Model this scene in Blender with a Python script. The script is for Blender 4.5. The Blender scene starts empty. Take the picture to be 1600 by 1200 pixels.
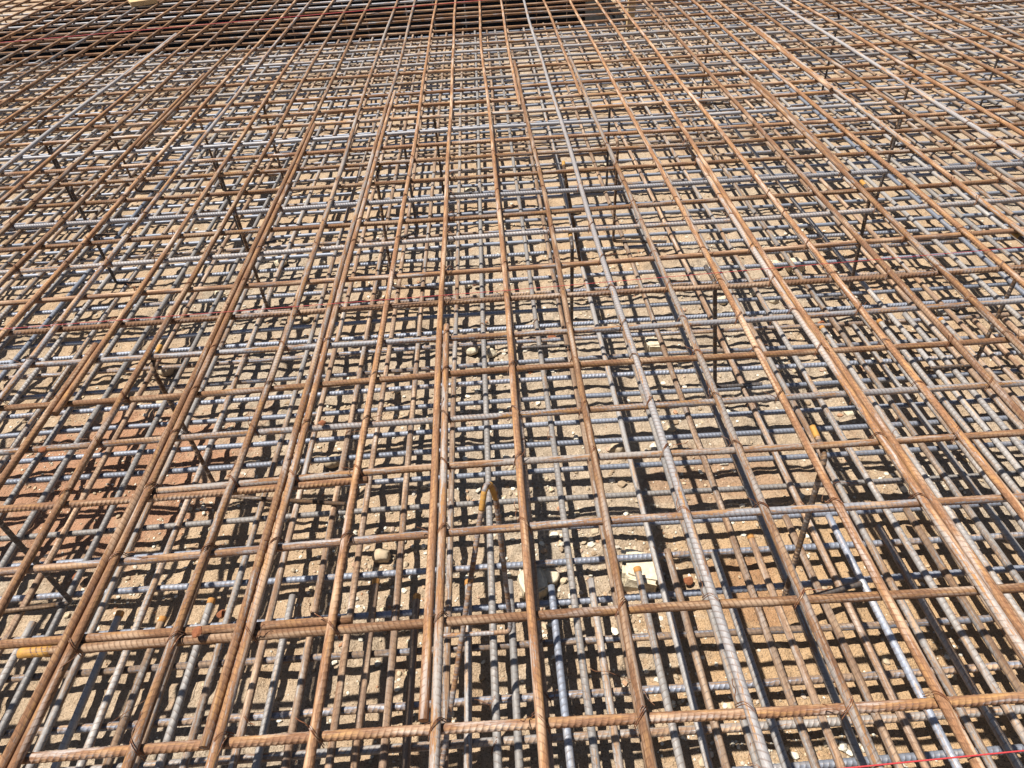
import bpy, bmesh, math, random
import numpy as np
from mathutils import Matrix, Vector

S = bpy.context.scene
COL = S.collection
rng = np.random.default_rng(7)
random.seed(7)

# ------------------------------------------------------------------ camera
CAM_Z = 2.46
cd = bpy.data.cameras.new("camera")
cam = bpy.data.objects.new("camera", cd)
COL.objects.link(cam)
cd.sensor_width = 36.0
cd.sensor_fit = 'HORIZONTAL'
cd.lens = 22.5
cd.clip_start = 0.02
cd.clip_end = 400
Rm = Matrix(((0.997445, 0.070999, -0.007917), (-0.053441, 0.668009, -0.742232), (-0.047409, 0.740759, 0.670096)))
cam.matrix_world = Matrix.Translation((0, 0, CAM_Z)) @ Rm.to_4x4()
S.camera = cam

# ------------------------------------------------------------------ daylight
SUN = Vector((-0.42, 0.11, 1.0)).normalized()          # towards the sun: high, from the left
elev = math.asin(SUN.z)
azim = math.atan2(SUN.x, SUN.y)
w = bpy.data.worlds.new("World")
S.world = w
w.use_nodes = True
nt = w.node_tree
bg = nt.nodes["Background"]
sky = nt.nodes.new("ShaderNodeTexSky")
sky.sky_type = 'NISHITA'
sky.sun_disc = False
sky.sun_elevation = elev
sky.sun_rotation = azim % (2 * math.pi)
sky.dust_density = 1.0
nt.links.new(sky.outputs[0], bg.inputs[0])
bg.inputs[1].default_value = 0.05
sl = bpy.data.lights.new("sun", 'SUN')
sl.energy = 5.0
sl.angle = math.radians(0.53)
sl.color = (1.0, 0.95, 0.87)
so = bpy.data.objects.new("sun", sl)
COL.objects.link(so)
so.rotation_euler = SUN.to_track_quat('Z', 'Y').to_euler()
so.location = SUN * 30
S.view_settings.view_transform = 'Standard'
S.view_settings.look = 'None'
S.view_settings.gamma = 1
S.view_settings.exposure = 0.62
S.render.engine = 'CYCLES'
S.cycles.max_bounces = 5
S.cycles.diffuse_bounces = 1

# ------------------------------------------------------------------ levels (metres)
Z_TOPL = CAM_Z - 1.588      # upper lengthwise bars
Z_TOPT = Z_TOPL - 0.0244    # upper crosswise bars, tied below them
Z_LOWL = CAM_Z - 2.34       # lower lengthwise bars
Z_LOWT = Z_LOWL - 0.0277    # lower crosswise bars
R_BAR = 0.0124
R_CROSS = 0.0120
R_LOW = 0.0142
R_LOWX = 0.0135
PIT_X0, PIT_X1, PIT_Y0, PIT_Y1 = -8.3, 2.15, 10.25, 14.9


# ------------------------------------------------------------------ helpers
def tag(o, label=None, cat=None, group=None, kind=None):
    if label: o['label'] = label
    if cat: o['category'] = cat
    if group: o['group'] = group
    if kind: o['kind'] = kind
    return o


def mesh_np(name, V, F, mat, smooth=True, attrs=None):
    """V (n,3), F (m,4) or list of faces"""
    me = bpy.data.meshes.new(name)
    V = np.asarray(V, dtype=np.float32)
    if isinstance(F, np.ndarray):
        k = F.shape[1]
        loops = F.astype(np.int32).ravel()
        starts = np.arange(0, len(loops), k, dtype=np.int32)
        tot = np.full(len(starts), k, dtype=np.int32)
    else:
        loops = np.array([i for f in F for i in f], dtype=np.int32)
        tot = np.array([len(f) for f in F], dtype=np.int32)
        starts = np.concatenate(([0], np.cumsum(tot)[:-1])).astype(np.int32)
    me.vertices.add(len(V)); me.vertices.foreach_set("co", V.ravel())
    me.loops.add(len(loops)); me.loops.foreach_set("vertex_index", loops)
    me.polygons.add(len(starts))
    me.polygons.foreach_set("loop_start", starts)
    me.polygons.foreach_set("loop_total", tot)
    me.update(calc_edges=True)
    me.polygons.foreach_set("use_smooth", np.full(len(starts), smooth, dtype=bool))
    if attrs:
        for an, arr in attrs.items():
            a = me.attributes.new(an, 'FLOAT', 'POINT')
            a.data.foreach_set("value", np.asarray(arr, dtype=np.float32))
    if mat: me.materials.append(mat)
    return me


def link(name, me, parent=None, loc=(0, 0, 0), rot=(0, 0, 0)):
    o = bpy.data.objects.new(name, me)
    COL.objects.link(o)
    if parent: o.parent = parent
    o.location = loc
    o.rotation_euler = rot
    return o


def ordw(n):
    base = ["zeroth", "first", "second", "third", "fourth", "fifth", "sixth", "seventh", "eighth", "ninth", "tenth",
            "eleventh", "twelfth", "thirteenth", "fourteenth", "fifteenth", "sixteenth", "seventeenth", "eighteenth", "nineteenth"]
    tens = {20: "twent", 30: "thirt", 40: "fort", 50: "fift", 60: "sixt", 70: "sevent", 80: "eight", 90: "ninet"}
    if n < 20: return base[n]
    t, u = n // 10 * 10, n % 10
    if t >= 100: return "hundredth" if n == 100 else "hundred-and-" + ordw(n - 100)
    return tens[t] + ("ieth" if u == 0 else "y-" + base[u])


# ------------------------------------------------------------------ materials
def nodes_of(name):
    m = bpy.data.materials.new(name)
    m.use_nodes = True
    n = m.node_tree.nodes
    b = n["Principled BSDF"]
    return m, n, m.node_tree.links, b


def N(n, typ, **kw):
    x = n.new(typ)
    for k, v in kw.items(): setattr(x, k, v)
    return x


def noise(n, L, vec, scale, detail=4, rough=0.55, dist=0.0):
    t = N(n, "ShaderNodeTexNoise")
    t.inputs["Scale"].default_value = scale
    t.inputs["Detail"].default_value = detail
    t.inputs["Roughness"].default_value = rough
    t.inputs["Distortion"].default_value = dist
    if vec is not None: L.new(vec, t.inputs["Vector"])
    return t.outputs["Fac"]


def ramp(n, L, fac, a, b, ca=(0, 0, 0, 1), cb=(1, 1, 1, 1)):
    r = N(n, "ShaderNodeValToRGB")
    r.color_ramp.elements[0].position = a
    r.color_ramp.elements[1].position = b
    r.color_ramp.elements[0].color = ca
    r.color_ramp.elements[1].color = cb
    L.new(fac, r.inputs[0])
    return r.outputs[0]


def mixc(n, L, fac, a, b, blend='MIX'):
    m = N(n, "ShaderNodeMix", data_type='RGBA', blend_type=blend)
    if hasattr(fac, 'links'): L.new(fac, m.inputs[0])
    else: m.inputs[0].default_value = fac
    for s, v in ((m.inputs[6], a), (m.inputs[7], b)):
        if hasattr(v, 'links'): L.new(v, s)
        else: s.default_value = (*v, 1)
    return m.outputs[2]


def math_(n, L, op, a, b=0.0, clamp=False):
    m = N(n, "ShaderNodeMath", operation=op, use_clamp=clamp)
    for s, v in ((m.inputs[0], a), (m.inputs[1], b)):
        if hasattr(v, 'links'): L.new(v, s)
        else: s.default_value = v
    return m.outputs[0]


def bar_material(name, bias, g0, g1, r0, r1, r2, dust, metal=0.45, rough0=0.4):
    """mill-scale grey with patches of rust; bias raises the share of rust"""
    m, n, L, b = nodes_of(name)
    tc = N(n, "ShaderNodeTexCoord")
    oi = N(n, "ShaderNodeObjectInfo")
    off = N(n, "ShaderNodeVectorMath", operation='SCALE')
    comb = N(n, "ShaderNodeCombineXYZ")
    for i in range(3): L.new(oi.outputs["Random"], comb.inputs[i])
    L.new(comb.outputs[0], off.inputs[0]); off.inputs["Scale"].default_value = 57.0
    mp = N(n, "ShaderNodeMapping"); mp.inputs["Scale"].default_value = (1.0, 11.0, 11.0)
    L.new(tc.outputs["Object"], mp.inputs[0])
    add = N(n, "ShaderNodeVectorMath", operation='ADD')
    L.new(mp.outputs[0], add.inputs[0]); L.new(off.outputs[0], add.inputs[1])
    v = add.outputs[0]
    broad = noise(n, L, v, 2.2, 4, 0.6)
    mid = noise(n, L, v, 9.0, 5, 0.6)
    fine = noise(n, L, v, 55.0, 4, 0.65)
    rib = N(n, "ShaderNodeAttribute", attribute_name="rib").outputs["Fac"]
    rnd = math_(n, L, 'MULTIPLY', math_(n, L, 'SUBTRACT', oi.outputs["Random"], 0.5), 0.46)
    s = math_(n, L, 'MULTIPLY', broad, 0.85)
    s = math_(n, L, 'ADD', s, math_(n, L, 'MULTIPLY', mid, 0.85))
    s = math_(n, L, 'ADD', s, math_(n, L, 'MULTIPLY', fine, 0.40))
    s = math_(n, L, 'ADD', s, rnd)
    s = math_(n, L, 'ADD', s, math_(n, L, 'MULTIPLY', rib, -0.07))
    s = math_(n, L, 'ADD', s, bias)
    mask = ramp(n, L, s, 0.93, 1.17)
    grey = mixc(n, L, mid, g0, g1)
    rr = mixc(n, L, ramp(n, L, fine, 0.35, 0.7), r0, r1)
    rr = mixc(n, L, ramp(n, L, mid, 0.50, 0.70), rr, r2)
    rr = mixc(n, L, ramp(n, L, noise(n, L, v, 4.0, 4), 0.53, 0.66), rr, (0.46, 0.31, 0.20))
    scuff = ramp(n, L, noise(n, L, v, 3.3, 5, 0.7), 0.56, 0.66)
    dark = ramp(n, L, noise(n, L, v, 6.1, 5, 0.7), 0.60, 0.72)
    col = mixc(n, L, mask, grey, rr)
    col = mixc(n, L, math_(n, L, 'MULTIPLY', scuff, 0.55), col, (0.52, 0.47, 0.43))   # rubbed places
    col = mixc(n, L, math_(n, L, 'MULTIPLY', dark, 0.6), col, (0.15, 0.06, 0.028))     # deep red-brown scale
    if dust:
        dn = ramp(n, L, noise(n, L, v, 5.0, 4), 0.40, 0.75)
        col = mixc(n, L, math_(n, L, 'MULTIPLY', dn, dust), col, (0.38, 0.33, 0.275))
    spk = ramp(n, L, noise(n, L, v, 120.0, 2), 0.30, 0.42)
    col = mixc(n, L, math_(n, L, 'MULTIPLY', math_(n, L, 'SUBTRACT', 1.0, spk), 0.55), col, (0.05, 0.035, 0.028))
    col = mixc(n, L, math_(n, L, 'MULTIPLY', rib, 0.55), col, r0)      # rust holds on the ribs
    # brand-to-brand differences of tone between bars
    hs = N(n, "ShaderNodeHueSaturation")
    L.new(col, hs.inputs["Color"])
    vv = math_(n, L, 'ADD', math_(n, L, 'MULTIPLY', math_(n, L, 'FRACT', math_(n, L, 'MULTIPLY', oi.outputs["Random"], 37.7)), 0.5), 0.75)
    L.new(vv, hs.inputs["Value"])
    L.new(hs.outputs[0], b.inputs["Base Color"])
    ro = N(n, "ShaderNodeMapRange"); L.new(mask, ro.inputs[0])
    ro.inputs[3].default_value = rough0; ro.inputs[4].default_value = 0.86
    L.new(ro.outputs[0], b.inputs["Roughness"])
    L.new(math_(n, L, 'MULTIPLY', math_(n, L, 'SUBTRACT', 1.0, mask), metal), b.inputs["Metallic"])
    b.inputs["Specular IOR Level"].default_value = 0.3
    bp = N(n, "ShaderNodeBump"); bp.inputs["Strength"].default_value = 0.55; bp.inputs["Distance"].default_value = 0.0016
    L.new(math_(n, L, 'ADD', fine, math_(n, L, 'MULTIPLY', mid, 0.6)), bp.inputs["Height"])
    L.new(bp.outputs[0], b.inputs["Normal"])
    return m


RUSTY = bar_material("rusty_steel", 0.17, (0.27, 0.235, 0.21), (0.42, 0.37, 0.33), (0.12, 0.058, 0.030), (0.36, 0.180, 0.088), (0.42, 0.225, 0.088), 0.10, 0.05, 0.55)
MIXED = bar_material("part_rusted_steel", 0.00, (0.24, 0.225, 0.225), (0.40, 0.38, 0.375), (0.12, 0.058, 0.032), (0.31, 0.155, 0.080), (0.40, 0.22, 0.085), 0.12, 0.1, 0.52)
GREYT = bar_material("grey_mill_scale_steel", -0.10, (0.21, 0.21, 0.225), (0.38, 0.38, 0.40), (0.12, 0.06, 0.035), (0.30, 0.155, 0.08), (0.38, 0.21, 0.09), 0.15, 0.15, 0.52)
DUSTY = bar_material("dusty_grey_steel", -0.10, (0.19, 0.18, 0.175), (0.37, 0.35, 0.335), (0.12, 0.068, 0.042), (0.29, 0.175, 0.105), (0.36, 0.22, 0.12), 0.4, 0.12, 0.52)
BLUED = bar_material("blue_grey_steel", -0.24, (0.15, 0.17, 0.215), (0.36, 0.39, 0.46), (0.11, 0.08, 0.065), (0.27, 0.18, 0.12), (0.32, 0.21, 0.13), 0.1, 0.25, 0.50)
DARKB = bar_material("dark_steel", -0.10, (0.05, 0.045, 0.045), (0.12, 0.11, 0.105), (0.07, 0.04, 0.025), (0.14, 0.08, 0.04), (0.20, 0.11, 0.045), 0.05, 0.2, 0.5)
WIRE = bar_material("rusty_wire", 0.25, (0.2, 0.18, 0.17), (0.3, 0.28, 0.26), (0.13, 0.05, 0.025), (0.27, 0.11, 0.05), (0.34, 0.17, 0.07), 0.0, 0.2)


def plain_rough(name, c0, c1, scale, rough=0.8, bump=0.4, dist=0.004):
    m, n, L, b = nodes_of(name)
    tc = N(n, "ShaderNodeTexCoord")
    f = noise(n, L, tc.outputs["Object"], scale, 6, 0.65)
    L.new(mixc(n, L, ramp(n, L, f, 0.3, 0.7), c0, c1), b.inputs["Base Color"])
    b.inputs["Roughness"].default_value = rough
    bp = N(n, "ShaderNodeBump"); bp.inputs["Strength"].default_value = bump; bp.inputs["Distance"].default_value = dist
    L.new(f, bp.inputs["Height"]); L.new(bp.outputs[0], b.inputs["Normal"])
    return m


OCHRE = plain_rough("ochre_paint", (0.36, 0.17, 0.04), (0.52, 0.29, 0.06), 60, 0.7)
RUSTEND = plain_rough("fresh_orange_rust", (0.36, 0.15, 0.04), (0.52, 0.26, 0.07), 120, 0.9)
CREAM = plain_rough("cream_limestone", (0.52, 0.43, 0.30), (0.76, 0.67, 0.50), 40, 0.9, 0.8, 0.01)
TANST = plain_rough("tan_stone", (0.38, 0.29, 0.19), (0.56, 0.45, 0.31), 26, 0.9)
GREYST = plain_rough("grey_stone", (0.34, 0.31, 0.27), (0.55, 0.51, 0.44), 30, 0.9)
WOOD = plain_rough("weathered_pine", (0.50, 0.33, 0.15), (0.68, 0.48, 0.25), 14, 0.75)
REDCORD = plain_rough("red_nylon", (0.45, 0.035, 0.04), (0.55, 0.06, 0.06), 200, 0.5)
CLOD = plain_rough("rust_red_clod", (0.15, 0.05, 0.02), (0.33, 0.12, 0.05), 60, 0.95, 0.8)


# ------------------------------------------------------------------ ground: one sheet with the pit in it
def vnoise(x, y, scale, seed):
    """value noise on arrays"""
    r = np.random.default_rng(seed)
    T = r.random((256, 256))
    u, v = x / scale + 1000.3, y / scale + 1000.7
    i, j = np.floor(u).astype(int), np.floor(v).astype(int)
    a, b = u - i, v - j
    a = a * a * (3 - 2 * a); b = b * b * (3 - 2 * b)
    g = lambda p, q: T[p % 256, q % 256]
    return (g(i, j) * (1 - a) + g(i + 1, j) * a) * (1 - b) + (g(i, j + 1) * (1 - a) + g(i + 1, j + 1) * a) * b - 0.5


def ground_z(x, y):
    h = 0.045 * vnoise(x, y, 0.9, 1) + 0.034 * vnoise(x, y, 0.28, 2) + 0.020 * vnoise(x, y, 0.11, 3)
    h = h + 0.018 * vnoise(x, y, 0.05, 4) + 0.011 * vnoise(x, y, 0.027, 5)
    return np.clip(h, -0.06, 0.05)


def axis(dense0, dense1, step, lo, hi, grow=1.09, mx=4.0):
    a = list(np.arange(dense0, dense1, step))
    s, p = step, a[-1]
    while p < hi:
        s = min(s * grow, 0.09 if p < 16 else mx); p += s; a.append(p)
    s, p = step, a[0]
    pre = []
    while p > lo:
        s = min(s * grow, 0.09 if p > -16 else mx); p -= s; pre.append(p)
    return np.array(pre[::-1] + a)


ax = axis(-3.0, 2.9, 0.0135, -60, 60)
ay = axis(0.35, 4.0, 0.0135, -12, 90)
ay = np.unique(np.concatenate((ay, [PIT_Y0 - 0.02, PIT_Y0 + 0.05, PIT_Y1 - 0.05, PIT_Y1 + 0.02])))
ax = np.unique(np.concatenate((ax, [PIT_X1 - 0.05, PIT_X1 + 0.02, PIT_X0 - 0.02, PIT_X0 + 0.05])))
GX, GY = np.meshgrid(ax, ay)
GZ = ground_z(GX, GY)
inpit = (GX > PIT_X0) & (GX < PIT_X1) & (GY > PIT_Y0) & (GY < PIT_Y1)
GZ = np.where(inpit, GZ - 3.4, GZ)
ny, nx = GX.shape
idx = np.arange(nx * ny).reshape(ny, nx)
F = np.stack((idx[:-1, :-1], idx[:-1, 1:], idx[1:, 1:], idx[1:, :-1]), -1).reshape(-1, 4)

m, n, L, b = nodes_of("sandy_subsoil")
tc = N(n, "ShaderNodeTexCoord")
P = tc.outputs["Object"]
n1 = noise(n, L, P, 0.9, 4)
n2 = noise(n, L, P, 7.0, 6, 0.65)
n3 = noise(n, L, P, 45.0, 5, 0.7)
n4 = noise(n, L, P, 190.0, 3, 0.6)
sand = mixc(n, L, ramp(n, L, n2, 0.3, 0.7), (0.42, 0.28, 0.165), (0.58, 0.425, 0.275))
grit = mixc(n, L, ramp(n, L, n3, 0.35, 0.65), (0.33, 0.265, 0.195), (0.60, 0.485, 0.36))
sep = N(n, "ShaderNodeSeparateXYZ"); L.new(P, sep.inputs[0])


def blob(cx, cy, rx, ry, soft=0.5):
    """an irregular soil patch centred at a place on the ground, 0..1"""
    dx = math_(n, L, 'DIVIDE', math_(n, L, 'SUBTRACT', sep.outputs[0], cx), rx)
    dy = math_(n, L, 'DIVIDE', math_(n, L, 'SUBTRACT', sep.outputs[1], cy), ry)
    d = math_(n, L, 'SQRT', math_(n, L, 'ADD', math_(n, L, 'MULTIPLY', dx, dx), math_(n, L, 'MULTIPLY', dy, dy)))
    d = math_(n, L, 'ADD', d, math_(n, L, 'MULTIPLY', math_(n, L, 'SUBTRACT', n2, 0.5), 1.6))
    return ramp(n, L, d, 0.6, 1.1, (1, 1, 1, 1), (0, 0, 0, 1))


col = mixc(n, L, ramp(n, L, n1, 0.45, 0.6), sand, grit)
col = mixc(n, L, math_(n, L, 'MULTIPLY', blob(0.5, 2.6, 1.5, 1.4), 0.75), col, grit)          # crushed grey grit in the middle
col = mixc(n, L, math_(n, L, 'MULTIPLY', blob(1.3, 1.1, 1.0, 0.8), 0.8), col, (0.53, 0.335, 0.17))   # warmer sand, front right
col = mixc(n, L, math_(n, L, 'MULTIPLY', blob(-2.1, 2.2, 0.8, 0.65), 0.9), col, (0.43, 0.215, 0.12))  # reddish clay, left
col = mixc(n, L, math_(n, L, 'MULTIPLY', blob(1.0, 1.95, 0.45, 0.22), 0.55), col, (0.36, 0.18, 0.085))
col = mixc(n, L, math_(n, L, 'MULTIPLY', blob(0.95, 1.35, 0.2, 0.2), 0.6), col, (0.36, 0.17, 0.075))
damp = ramp(n, L, noise(n, L, P, 2.1, 5, 0.65), 0.56, 0.70)
col = mixc(n, L, math_(n, L, 'MULTIPLY', damp, 0.5), col, (0.25, 0.18, 0.11))      # damp, darker soil
red = ramp(n, L, noise(n, L, P, 3.2, 5, 0.7), 0.60, 0.72)
col = mixc(n, L, math_(n, L, 'MULTIPLY', red, 0.65), col, (0.33, 0.155, 0.075))
col = mixc(n, L, ramp(n, L, n4, 0.33, 0.47, (0.8, 0.8, 0.8, 1), (0, 0, 0, 1)), col, (0.13, 0.09, 0.055))
col = mixc(n, L, ramp(n, L, n4, 0.62, 0.75, (0, 0, 0, 1), (0.7, 0.7, 0.7, 1)), col, (0.74, 0.66, 0.52))
n5 = noise(n, L, P, 85.0, 4, 0.7)
col = mixc(n, L, ramp(n, L, n5, 0.34, 0.46, (0.6, 0.6, 0.6, 1), (0, 0, 0, 1)), col, (0.20, 0.135, 0.08))
L.new(col, b.inputs["Base Color"])
b.inputs["Roughness"].default_value = 0.95
bp = N(n, "ShaderNodeBump"); bp.inputs["Strength"].default_value = 0.9; bp.inputs["Distance"].default_value = 0.016
L.new(math_(n, L, 'ADD', n3, math_(n, L, 'ADD', math_(n, L, 'MULTIPLY', n4, 0.4), math_(n, L, 'MULTIPLY', n5, 0.6))), bp.inputs["Height"])
L.new(bp.outputs[0], b.inputs["Normal"])
SOIL = m
gm = mesh_np("ground", np.stack((GX, GY, GZ), -1).reshape(-1, 3), F, SOIL)
zf = GZ.ravel()[F]
gm.polygons.foreach_set("use_smooth", (zf.max(1) - zf.min(1)) < 0.5)
_e = np.zeros(len(gm.edges) * 2, dtype=np.int32); gm.edges.foreach_get("vertices", _e)
_z = GZ.ravel()[_e.reshape(-1, 2)]
_near_pit = np.zeros(nx * ny, bool); _near_pit[F[(zf.max(1) - zf.min(1)) >= 0.5].ravel()] = True
_sh = gm.attributes.new("sharp_edge", 'BOOLEAN', 'EDGE')
_sh.data.foreach_set("value", _near_pit[_e.reshape(-1, 2)].all(1))
PIT_SHADE = plain_rough("painted_pit_shade", (0.010, 0.009, 0.008), (0.028, 0.025, 0.022), 3.0, 0.8)  # near-black colour paints the pit's shade onto its walls and floor
gm.materials.append(PIT_SHADE)
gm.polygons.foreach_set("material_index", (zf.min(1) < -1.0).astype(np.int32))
g = link("ground", gm)
tag(g, kind='structure')


# ------------------------------------------------------------------ bars
def bar_mesh(name, s0, s1, cy, cz, r, mat, d0=None, d1=None, rib=0.0009, roll=0.0, tilt=0.006, pitch=0.0165, nv=10):
    """a bar along local X from s0 to s1; centre line offsets cy(s), cz(s); ribs modelled between d0 and d1"""
    segs = []
    coarse = lambda a, b_: np.linspace(a, b_, max(2, int((b_ - a) / 0.12) + 1))
    if d0 is None or d1 - d0 < 0.1:
        s = coarse(s0, s1); hh = np.zeros_like(s)
    else:
        d0, d1 = max(d0, s0 + 0.03), min(d1, s1 - 0.03)
        k = max(2, int((d1 - d0) / pitch))
        b0 = d0 + np.arange(k) * pitch
        ds = (b0[:, None] + np.array([0.0, 0.0016, 0.0036, 0.0054])[None]).ravel()
        dh = np.tile(np.array([0.0, 1.0, 1.0, 0.0]), k)
        a = coarse(s0, d0 - 0.012) if d0 - s0 > 0.05 else np.array([s0])
        c = coarse(b0[-1] + pitch, s1) if s1 - b0[-1] > 0.05 else np.array([s1])
        s = np.concatenate((a, ds, c)); hh = np.concatenate((np.zeros(len(a)), dh, np.zeros(len(c))))
    th = np.arange(nv) / nv * 2 * np.pi
    cres = np.abs(np.sin(th)) ** 0.7
    rad = r + rib * hh[:, None] * cres[None]
    lr = np.zeros(nv); lr[0] = lr[nv // 2] = 0.7 * rib
    rad = rad + lr[None]
    sh = np.where((s > s0 + 0.02) & (s < s1 - 0.02), 1.0, 0.0)[:, None] * (tilt * np.cos(th))[None]
    ss = s[:, None] + sh
    ang = th + roll
    Y = cy(s)[:, None] + rad * np.cos(ang)[None]
    Z = cz(s)[:, None] + rad * np.sin(ang)[None]
    V = np.stack((ss, Y, Z), -1).reshape(-1, 3)
    k = len(s)
    i = np.arange(k - 1)[:, None] * nv
    j = np.arange(nv)[None]
    jn = (j + 1) % nv
    F = np.stack((i + j, i + nv + j, i + nv + jn, i + jn), -1).reshape(-1, 4)
    at = (hh[:, None] * cres[None]).ravel()
    me = mesh_np(name, V, F, mat, True, {"rib": at})
    bm = bmesh.new(); bm.from_mesh(me); bm.verts.ensure_lookup_table()
    for base, rev in ((0, False), ((k - 1) * nv, True)):
        vs = [bm.verts[base + q] for q in range(nv)]
        if rev: vs.reverse()
        try: bm.faces.new(vs)
        except ValueError: pass
    bm.to_mesh(me); bm.free()
    return me


def smooth_fn(pts, end_slope=(0.0, 0.0), wob=0.003, seed=0):
    """a gentle curve through measured points (a, b), straight beyond them, with the slight waviness of a laid bar"""
    pts = sorted(pts)
    a = np.array([p[0] for p in pts]); b_ = np.array([p[1] for p in pts])
    r = np.random.default_rng(seed)
    f1, f2, p1, p2 = r.uniform(0.9, 1.6), r.uniform(2.2, 3.6), r.uniform(0, 6.28), r.uniform(0, 6.28)

    def raw(x):
        x = np.asarray(x, float)
        y = np.interp(x, a, b_)
        y = np.where(x < a[0], b_[0] + (x - a[0]) * end_slope[0], y)
        return np.where(x > a[-1], b_[-1] + (x - a[-1]) * end_slope[1], y)

    def f(x):
        x = np.asarray(x, float)
        y = sum(raw(x + d) for d in np.linspace(-0.5, 0.5, 7)) / 7 if len(a) > 1 else raw(x)
        return y + wob * np.sin(f1 * x + p1) + 0.5 * wob * np.sin(f2 * x + p2)
    return f


def zwave(seed, amp=0.0025):
    r = np.random.default_rng(seed + 999)
    f1, p1 = r.uniform(1.2, 2.6), r.uniform(0, 6.28)
    return lambda s: amp * np.sin(f1 * s + p1)


def rebar(kind, pos, z, a0, a1, fn, r, mat, det, label, group, seed, rib=None, pitch=None):
    """kind 'lengthwise': runs along world Y, fn gives X(Y); 'crosswise': runs along world X, fn gives Y(X)"""
    rr = np.random.default_rng(seed)
    mid = 0.0
    zw = zwave(seed)
    rib = rr.uniform(0.0006, 0.0011) if rib is None else rib
    p0 = {'upper lengthwise bars': 0.0185, 'upper crosswise bars': 0.0150, 'lower crosswise bars': 0.0190}.get(group, 0.0245)
    if group == 'upper lengthwise bars' : rib *= rr.choice([0.35, 0.5, 0.8], p=[0.5, 0.3, 0.2])
    if group == 'upper crosswise bars' and seed > 803 and rr.random() < 0.35: rib *= 0.5
    if group == 'upper crosswise bars' and seed <= 803: rib = 0.0012
    c0 = float(fn(np.array([pos]))[0])
    if kind == 'lengthwise':
        me = bar_mesh("lengthwise_rebar", a0 - pos, a1 - pos, lambda s: -(fn(s + pos) - c0), zw, r, mat,
                      det and det[0] - pos, det and det[1] - pos, rib, rr.uniform(0, 3.14), rr.choice([-1, 1]) * rr.uniform(0.006, 0.010), p0 * rr.uniform(0.93, 1.07))
        o = link("lengthwise_rebar", me, None, (c0, pos, z), (0, 0, math.pi / 2))
    else:
        me = bar_mesh("crosswise_rebar", a0 - pos, a1 - pos, lambda s: fn(s + pos) - c0, zw, r, mat,
                      det and det[0] - pos, det and det[1] - pos, rib, rr.uniform(0, 3.14), rr.choice([-1, 1]) * rr.uniform(0.006, 0.010), p0 * rr.uniform(0.93, 1.07))
        o = link("crosswise_rebar", me, None, (pos, c0, z))
    return tag(o, label, "rebar", group)


# ------------------------------------------------------------------ surveyed positions, metres (X right, Y away)
TOPL= {-4: [(2.995, -2.402)], -3: [(2.962, -2.159)], -2: [(2.932, -1.936), (6.2, -1.975)], -1: [(1.462, -1.695), (2.901, -1.699), (6.145, -1.732)], 0: [(1.439, -1.45), (2.867, -1.446), (6.09, -1.487)], 1: [(0.633, -1.192), (1.415, -1.19), (2.832, -1.187), (6.03, -1.222)], 2: [(0.614, -0.927), (1.389, -0.914), (2.794, -0.902), (5.966, -0.938)], 3: [(0.601, -0.742), (1.371, -0.72), (2.769, -0.714), (5.912, -0.698)], 4: [(0.585, -0.516), (1.351, -0.506), (2.739, -0.49), (5.865, -0.488)], 5: [(0.565, -0.225), (1.326, -0.232), (2.704, -0.226), (5.808, -0.238)], 6: [(0.548, 0.02), (1.303, 0.019), (2.669, 0.034), (5.756, -0.008)], 7: [(0.531, 0.262), (1.28, 0.27), (2.637, 0.278), (5.696, 0.256)], 8: [(0.514, 0.506), (1.258, 0.504), (2.608, 0.492), (5.646, 0.48)], 9: [(0.496, 0.753), (1.236, 0.736), (2.576, 0.732), (5.591, 0.721)], 10: [(0.482, 0.966), (1.216, 0.954), (2.545, 0.966), (5.535, 0.969)], 11: [(1.192, 1.216), (2.515, 1.191), (5.479, 1.218)], 12: [(1.169, 1.462), (2.48, 1.452), (5.426, 1.453)], 13: [(2.447, 1.7), (5.366, 1.719)], 14: [(2.416, 1.926), (5.313, 1.952)], 15: [(2.381, 2.194), (5.26, 2.191)]}
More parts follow.
